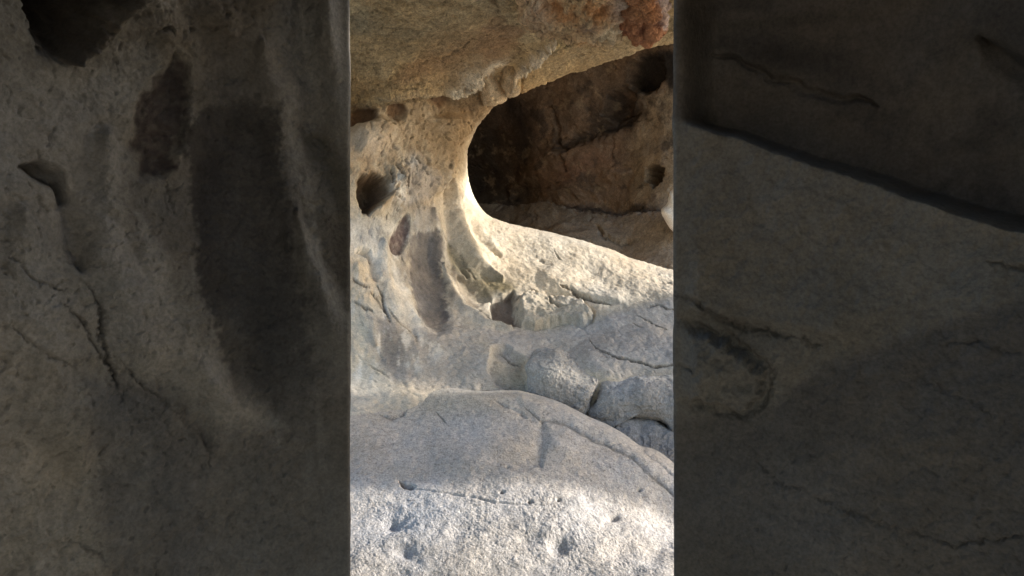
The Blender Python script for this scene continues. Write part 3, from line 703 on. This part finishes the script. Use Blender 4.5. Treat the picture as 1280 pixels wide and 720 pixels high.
# ------------------------------------------------------------------ front slab
SLAB_Y = tps([(300, 500, 3.06), (440, 482, 3.10), (440, 510, 2.88), (520, 482, 3.05), (515, 505, 2.885), (440, 535, 2.67), (520, 530, 2.69), (560, 486, 2.96), (640, 489, 2.90), (700, 505, 2.82), (775, 540, 2.66), (842, 580, 2.52), (960, 640, 2.3),
              (440, 560, 2.52), (520, 560, 2.5), (640, 560, 2.46), (720, 570, 2.44), (300, 600, 2.35), (440, 600, 2.30), (640, 600, 2.26), (790, 605, 2.34), (842, 625, 2.33), (440, 660, 2.07), (640, 660, 2.05), (842, 665, 2.17),
              (440, 720, 1.88), (640, 720, 1.88), (842, 720, 1.88), (440, 840, 1.66), (640, 840, 1.66), (842, 840, 1.66), (300, 840, 1.66), (960, 840, 1.66)])
def build_slab():
    edge = spline([(280, 490), (380, 486), (438, 482), (480, 480), (520, 480), (560, 484), (600, 489), (640, 488), (662, 492), (700, 504), (735, 522), (758, 532), (778, 543), (800, 559), (812, 562), (826, 568), (845, 583), (880, 610), (960, 670), (1000, 690)], 800)
    eu, ev = edge[:, 0], edge[:, 1]
    t = np.linspace(0, 1, 420)
    u = np.broadcast_to(eu, (420, 800)).copy(); v = ev[None] + (860 - ev[None]) * t[:, None]
    Y = SLAB_Y(u, v)
    r = .06; wpx = r / 2.7 * F * .9
    q = np.clip((v - ev[None]) / wpx, 0, 1)
    Y = Y + r * (1 - np.sqrt(np.clip(1 - (1 - q) ** 2, 0, 1)))
    P = world(u, v, Y)
    n, fl = grid_normals(P, (0, 0, 1.5))
    wu, wv = warp(u, v, P, 4)
    h = .02 * fbm(P, 1.8, 3, off=3) + .012 * fbm(P, 6, 4, off=6) + .004 * fbm(P, 28, 3, .6)
    g = sstep(v + 10 * fbm(P, 3, 3), 560, 640)
    pv = .45 + .8 * sstep(fbm(P, 5, 4, .6, off=91), -.3, .35)
    h += g * pv * (.0024 * fbm(P, 120, 2, .7) + .0012 * fbm(P, 50, 2, off=4)) + g * .005 * fbm(P, 12, 4, .6, off=4)
    # terrace line, dent, pits
    line = [(655, 512), (675, 528), (705, 532), (735, 550), (760, 560), (790, 575), (812, 596), (842, 618), (900, 650)]
    above = sstep(sdpoly(wu, wv, line + [(900, 480), (640, 480)]), -5, 5)
    h += .009 * above
    h -= .006 * stroke(wu, wv, line, 2.0)
    line2 = [(760, 560), (778, 556), (792, 562), (820, 580), (845, 600)]
    h -= .006 * stroke(wu, wv, line2, 2.0)
    h -= .016 * blob(wu, wv, 655, 575, 36, 11, 0); h -= .012 * stroke(wu, wv, [(678, 530), (680, 545), (674, 562), (676, 582)], 9)
    h += .015 * blob(wu, wv, 700, 560, 20, 16)
    h -= .010 * stroke(wu, wv, [(622, 503), (640, 513), (660, 524)], 2)
    h -= .025 * stroke(wu, wv, [(500, 600), (508, 606), (520, 606)], 3.0); h -= .02 * stroke(wu, wv, [(545, 512), (552, 522), (556, 530)], 1.0) * .25
    h -= .008 * stroke(wu, wv, [(474, 520), (490, 523), (505, 518), (508, 500), (512, 492)], 2)
    h -= .006 * stroke(wu, wv, [(510, 608), (560, 617), (620, 628), (680, 632)], 1.4)
    for x, y, a, b in [(635, 584, 2.5, 1.6), (628, 616, 3, 1.6), (698, 626, 2.5, 2), (662, 628, 2, 1.5), (768, 645, 6, 3.5), (800, 612, 2, 1.5)]:
        h -= .02 * blob(u, v, x, y, a, b)
    for x, y, a, b, d in [(492, 655, 14, 9, .022), (505, 690, 12, 10, .018), (700, 680, 12, 11, .022), (665, 672, 16, 8, .012), (775, 690, 16, 10, .014), (580, 660, 20, 10, .008), (820, 690, 16, 14, .012)]:
        h -= d * blob(wu, wv, x, y, a, b)
    P = P + n * (h * (.3 + .7 * sstep(q, 0, 1)))[..., None]
    c = np.broadcast_to(np.array((.55, .505, .455)), P.shape).copy()
    c = lay(c, sstep(fbm(P, 3.2, 5, .6, off=31), -.15, .35), (.50, .47, .43), .8)
    c = lay(c, blob(wu, wv, 540, 500, 110, 18), (.50, .455, .37), .8)  # creamy tint painted for soft sun along the crest
    c = lay(c, blob(wu, wv, 520, 560, 110, 24), (.47, .43, .395), .75)
    c = lay(c, blob(wu, wv, 440, 590, 40, 20), (.36, .31, .27), .5)
    c = lay(c, g, (.53, .52, .515), .8)
    c = lay(c, g * sstep(fbm(P, 9, 5, .65, off=17), .05, .35), (.40, .395, .39), .6)
    c = lay(c, sstep(fbm(P, 85, 2, .6, off=5), .28, .42), (.16, .15, .145), .55 )
    c = lay(c, stroke(wu, wv, [(676, 532), (678, 560), (668, 585)], 8), (.30, .31, .31), .5)
    for x, y, a, b in [(492, 655, 12, 8), (505, 690, 10, 9), (700, 680, 11, 10), (665, 672, 15, 8)]:
        c = lay(c, blob(wu, wv, x, y, a, b) * g, (.30, .31, .33), .5)
    c = lay(c, np.exp(-((v - ev[None]) / 5) ** 2) * sstep(u, 540, 580), (.47, .45, .42), .5)
    for pts in [line, [(500, 600), (508, 606), (520, 606)], [(545, 512), (552, 522), (556, 530)], [(474, 520), (490, 523), (505, 518), (508, 500)]]:
        c = lay(c, stroke(wu, wv, pts, 1.6), (.13, .115, .10), .55)
    # back of the slab falls into the crevice, the near end reaches the ground
    e = P[0]; rows = []
    for k in np.linspace(0, 1, 14)[1:]:
        a = k * math.pi / 2
        rows.append(e + np.array([0, .12 * math.sin(a), -.10 * (1 - math.cos(a))]) + np.array([0, .0, -.55]) * max(0, k - .5) * 2)
    B = np.stack(rows[::-1]); cb = np.broadcast_to(np.array((.30, .28, .26)), B.shape)
    l = P[-1]; rows = []
    for k in np.linspace(0, 1, 24)[1:]:
        rows.append(l + np.array([0, -.75 * k, 0]) + np.array([0, 0, 1.0]) * ((.02 - l[:, 2:3]) * k ** 1.3))
    Fr = np.stack(rows); cf = np.broadcast_to(np.array((.46, .445, .42)), Fr.shape)
    G = np.concatenate([B, P, Fr]); CC = np.concatenate([cb, c, cf])
    N, fl = grid_normals(G, (0, 0, 3))
    tag(make_mesh('rock_slab', G.reshape(-1, 3), CC.reshape(-1, 3), N.reshape(-1, 3), quads(G.shape[0], G.shape[1], fl).reshape(-1, 4), M_SLAB, (0, 2.2, 0.0)),
        'broad pale granular rock slab sloping up from the bottom of the photo', 'rock slab')
build_slab()
print('slab', time.time() - T0)

# ------------------------------------------------------------------ added rocks on either side of the cleft, wall colours darkened as shade
def flank(name, label, side):
    s = -1 if side == 'left' else 1
    us = np.concatenate([np.linspace(438, 0, 300), np.linspace(-5, -420, 60)]) if side == 'left' else np.concatenate([np.linspace(842, 1280, 300), np.linspace(1285, 1700, 60)])
    vs = np.concatenate([np.linspace(-320, -6, 50), np.linspace(0, 720, 400), np.linspace(728, 1000, 40)])
    u, v = np.meshgrid(us, vs)
    a = np.abs(u - (438 if side == 'left' else 842)) / 438.0
    Y = 1.60 - .42 * a ** 1.2 - .25 * sstep(v, 330, -320) ** 1.3 + .10 * sstep(v, 360, 900)
    r = .012; wpx = r / 1.6 * F
    q = np.clip(a * 438 / wpx, 0, 1)
    Y = Y + r * (1 - np.sqrt(np.clip(1 - (1 - q) ** 2, 0, 1)))
    P0 = world(u, v, Y)
    k = 3.168
    if side == 'left':
        cu, cv = 438 + u / k, 360 + (v - 360) / k
    else:
        cu, cv = 704 + (u - 842) / k, 360 + (v - 360) / k
    inside = sstep(a, 1.5, 1.0)
    n, fl = grid_normals(P0, (0, 0, 1.5))
    h = .014 * fbm(P0, 4, 4, off=5) + .006 * fbm(P0, 16, 4) + .002 * fbm(P0, 60, 3)
    h = h + arch_relief(cu, cv, P0 * 1.3, .8, .35) * .9 * inside * (.2 + .8 * sstep(a, 0, .08))
    if side == 'right':
        ridge = [(830, 150), (870, 157), (925, 172), (990, 196), (1060, 218), (1130, 243), (1200, 268), (1290, 292), (1480, 330), (1720, 360)]
        wu, wv = warp(u, v, P0, 5)
        up = sstep(sdpoly(wu, wv, ridge + [(1720, -900), (830, -900)]), -2, 9)
        upc = up; up = up * sstep(a, 0.015, .10)
        h = h * (1 - up) + up * (-.16 + .02 * fbm(P0, 6, 4, off=71)) + .012 * np.exp(-(pldist(wu, wv, ridge) / 18) ** 2)
        h -= up * .018 * stroke(wu + 14 * fbm(P0, 18, 3), wv + 14 * fbm(P0, 18, 3, off=4), [(880, 60), (950, 98), (1010, 122), (1080, 134)], 5)
        h -= up * .03 * stroke(wu, wv, [(1180, 70), (1220, 110), (1280, 150)], 10)
    P = P0 + n * (h * (.2 + .8 * sstep(a, 0, .07)))[..., None]
    c = arch_colour(cu, cv, P0 * 1.3, .8)
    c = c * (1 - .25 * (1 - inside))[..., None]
    if side == 'left':
        fu_, fv_ = warp(u, v, P0, 16)
        c = lay(c, blob(fu_, fv_, 30, 500, 75, 190) + .8 * blob(fu_, fv_, 60, 170, 70, 80) + .7 * stroke(fu_, fv_, [(110, 250), (170, 380), (260, 500), (340, 530)], 38), (.78, .72, .63), .8)
        c = lay(c, poly(fu_, fv_, [(120, 480), (200, 490), (265, 560), (260, 760), (130, 760)], 25), (.30, .30, .31), .75)
    if side == 'right':
        cc = np.broadcast_to(np.array((.42, .34, .26)), P.shape).copy()
        cc = lay(cc, sstep(fbm(P0, 9, 4, .6, off=6), .0, .35), (.24, .20, .165), .7)
        cc = lay(cc, blob(wu, wv, 960, 70, 90, 22, 15) + blob(wu, wv, 1230, 60, 60, 40, 30), (.13, .115, .105), .8)
        cc = lay(cc, blob(wu, wv, 1270, 70, 26, 55, -20), (.9, .85, .78), 1.0)
        cc = lay(cc, blob(wu, wv, 940, 30, 100, 8), (.25, .2, .13), .6)
        c = lay(c, np.ones(u.shape), (.56, .51, .43), .45)
        c = c * (1 - upc[..., None]) + cc * upc[..., None]
        low = sstep(sdpoly(wu, wv, [(830, 520), (950, 515), (1040, 450), (1160, 410), (1290, 370), (1720, 330), (1720, 1100), (830, 1100)]), -8, 14)  # cast shadow painted across the lower ledge
        c = lay(c, low, (.26, .25, .25), .7)
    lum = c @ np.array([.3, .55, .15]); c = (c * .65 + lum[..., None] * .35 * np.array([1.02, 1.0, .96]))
    c = c * SHADE_TINT
    # the edge rolls away, with a slightly ragged line
    rag = .004 * fbm(np.stack([0 * vs, 0 * vs, P[:, 0, 2] * 1.0], -1), 9, 4, off=s * 3)
    ey = P[:, 0] ; rows = []
    for kk in np.linspace(0, 1, 14)[1:]:
        g = kk * math.pi / 2
        rows.append(ey + np.array([s * (.10 * kk + .22 * kk ** 2), .14 * math.sin(g), 0]))
    E = np.stack(rows[::-1], 1)
    nE = np.zeros_like(E); nE[..., 0] = -s
    E = E + nE * (.004 * fbm(E, 9, 3, off=2) * np.linspace(1, 0, 13)[None])[..., None]
    cE = np.broadcast_to(c[:, :1], E.shape)
    G = np.concatenate([E, P], 1); CC = np.concatenate([cE, c], 1)
    # far side runs back past the viewer, added unseen to block light
    l = G[:, -1]; rows = []
    for kk in np.linspace(0, 1, 24)[1:]:
        rows.append(l + np.array([s * .5 * kk, -1.7 * kk, 0]))
    K = np.stack(rows, 1); K = K + np.array([s, 0, 0]) * (.12 * fbm(K, 1.6, 4) * np.linspace(0, 1, 23)[None])[..., None]
    G = np.concatenate([G, K], 1); CC = np.concatenate([CC, np.broadcast_to(c[:, -1:], K.shape)], 1)
    # added unseen roof, leans back to keep skylight off the face
    tp = G[0]; rows = []
    for kk in np.linspace(0, 1, 24)[1:]:
        rows.append(tp + np.array([-s * ROOF_IN * kk, -1.35 * kk, (.10 * math.sin(kk * 3.1) - .12 * kk)]))
    Tt = np.stack(rows[::-1], 0); Tt = Tt + np.array([0, 0, 1.0]) * (.06 * fbm(Tt, 2, 4) * np.linspace(1, 0, 23)[:, None])[..., None]
    G = np.concatenate([Tt, G], 0); CC = np.concatenate([np.broadcast_to(CC[:1], Tt.shape), CC], 0)
    N, fl = grid_normals(G[60:, 20:370], (0, 0, 1.5))
    du = np.gradient(G, axis=1); dv = np.gradient(G, axis=0)
    N = np.cross(du, dv) * fl; N /= np.linalg.norm(N, axis=-1, keepdims=True) + 1e-12
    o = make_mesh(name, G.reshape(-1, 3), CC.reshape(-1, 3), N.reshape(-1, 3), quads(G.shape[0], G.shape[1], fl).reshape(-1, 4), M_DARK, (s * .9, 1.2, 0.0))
    tag(o, label, 'added rock face')
SHADE_TINT = .27  # scales the wall colours down, painting shade onto the side rocks
ROOF_IN = .62
flank('added_dark_rock', 'added rock face coloured dark as if shaded, left of the bright cleft, with a black pocket at its top', 'left')
flank('added_dark_rock', 'added rock face coloured dark as if shaded, right of the bright cleft, with a paler sloping ledge', 'right')

# ------------------------------------------------------------------ unseen rock fins added to shade the wall, shelf and slab, and the ground
def lump(name, label, loc, size, col, seed, flatten=.2, lean=0.0):
    nu, nv = 120, 60
    a = np.linspace(0, 2 * math.pi, nu, endpoint=False); b = np.linspace(.02, math.pi - .02, nv)
    A, B = np.meshgrid(a, b)
    S = np.stack([np.sin(B) * np.cos(A), np.sin(B) * np.sin(A), np.cos(B)], -1)
    rad = (np.abs(S) ** 3.2).sum(-1) ** (-1 / 3.2)
    P = S * rad[..., None] * (1 + flatten * .8 * fbm(S, 1.5, 4, off=seed) + .03 * fbm(S, 9, 3, off=seed))[..., None] * np.array(size)
    P = P + np.array([loc[0], loc[1], loc[2] + size[2] * .9])
    P[..., 1] += .07 * fbm(P, 1.7, 4, off=seed)
    if lean: P[..., 1] += lean * (sstep(P[..., 2], 5.2, 5.75) + .9 * sstep(P[..., 2], 6.04, 6.2)) * (P[..., 1] > loc[1])  # lean shaped so the fin shades the brow and leaves the pillar lit
    c = np.broadcast_to(np.array(col, float), P.shape)
    du = np.roll(P, -1, 1) - P; dv = np.gradient(P, axis=0); nn = np.cross(du, dv)
    s2 = 1.0 if (nn * (P - P.reshape(-1, 3).mean(0))).sum() > 0 else -1.0
    o = make_mesh(name, P.reshape(-1, 3), c.reshape(-1, 3), None, quads(nv, nu, s2, True).reshape(-1, 4), M_BOULD, loc)
    return tag(o, label, 'boulder')
lump('shade_fin', 'added unseen narrow rock fin casting shade from well to the right of the cave mouth, nearer the viewer', (9.0, 2.60, 0), (1.2, .34, 4.6), (.36, .34, .31), 4, .05)
lump('shade_fin', 'added unseen leaning rock fin casting shade from well to the right of the cave mouth, nearer the cave', (9.0, 3.255, 0), (1.2, .245, 4.6), (.36, .34, .31), 9, .05, .48)


def ground():
    n = 140
    x = np.linspace(-1, 1, n); x = np.sign(x) * (np.abs(x) ** 3 * 400 + np.abs(x) * 6)
    X, Yg = np.meshgrid(x, x)
    P = np.stack([X, Yg, 0 * X], -1)
    P[..., 2] = .04 * fbm(P, .6, 3)
    c = np.broadcast_to(np.array((.42, .37, .29)), P.shape)
    o = make_mesh('ground', P.reshape(-1, 3), c.reshape(-1, 3), None, quads(n, n, 1).reshape(-1, 4), M_SAND, (0, 0, 0))
    o['kind'] = 'structure'
    o['label'] = 'sandy ground at the foot of the rocks'
ground()

# ------------------------------------------------------------------ light and camera
SUN_DIR = Vector((.93, 0.0, .35)).normalized()
sun = bpy.data.lights.new('sun', 'SUN'); sun.energy = 2.7; sun.angle = math.radians(.6); sun.color = (1.0, .94, .86)
so = bpy.data.objects.new('sun', sun); COL.objects.link(so)
so.rotation_euler = SUN_DIR.to_track_quat('Z', 'Y').to_euler(); so.location = (6, 0, 5)
w = bpy.data.worlds.new('World'); SC.world = w; w.use_nodes = True
nt = w.node_tree; bgn = nt.nodes['Background']
sk = nt.nodes.new('ShaderNodeTexSky'); sk.sky_type = 'NISHITA'; sk.sun_disc = False
sk.sun_elevation = math.asin(SUN_DIR.z); sk.sun_rotation = math.atan2(SUN_DIR.x, SUN_DIR.y)
sk.air_density = 1.0; sk.dust_density = 1.4; sk.ozone_density = .8
nt.links.new(sk.outputs[0], bgn.inputs[0]); bgn.inputs[1].default_value = .15

cam = bpy.data.cameras.new('camera'); co = bpy.data.objects.new('camera', cam); COL.objects.link(co)
co.location = (0, 0, EYE); co.rotation_euler = (math.radians(90), 0, 0)
cam.sensor_width = 36; cam.lens = 36 * F / 1280.0; cam.clip_start = .02; cam.clip_end = 2000
SC.camera = co
SC.view_settings.view_transform = 'Standard'; SC.view_settings.look = 'None'
SC.view_settings.exposure = 1.4; SC.view_settings.gamma = 1
SC.cycles.use_denoising = True
SC.cycles.max_bounces = 10; SC.cycles.diffuse_bounces = 6
print('built', time.time() - T0)
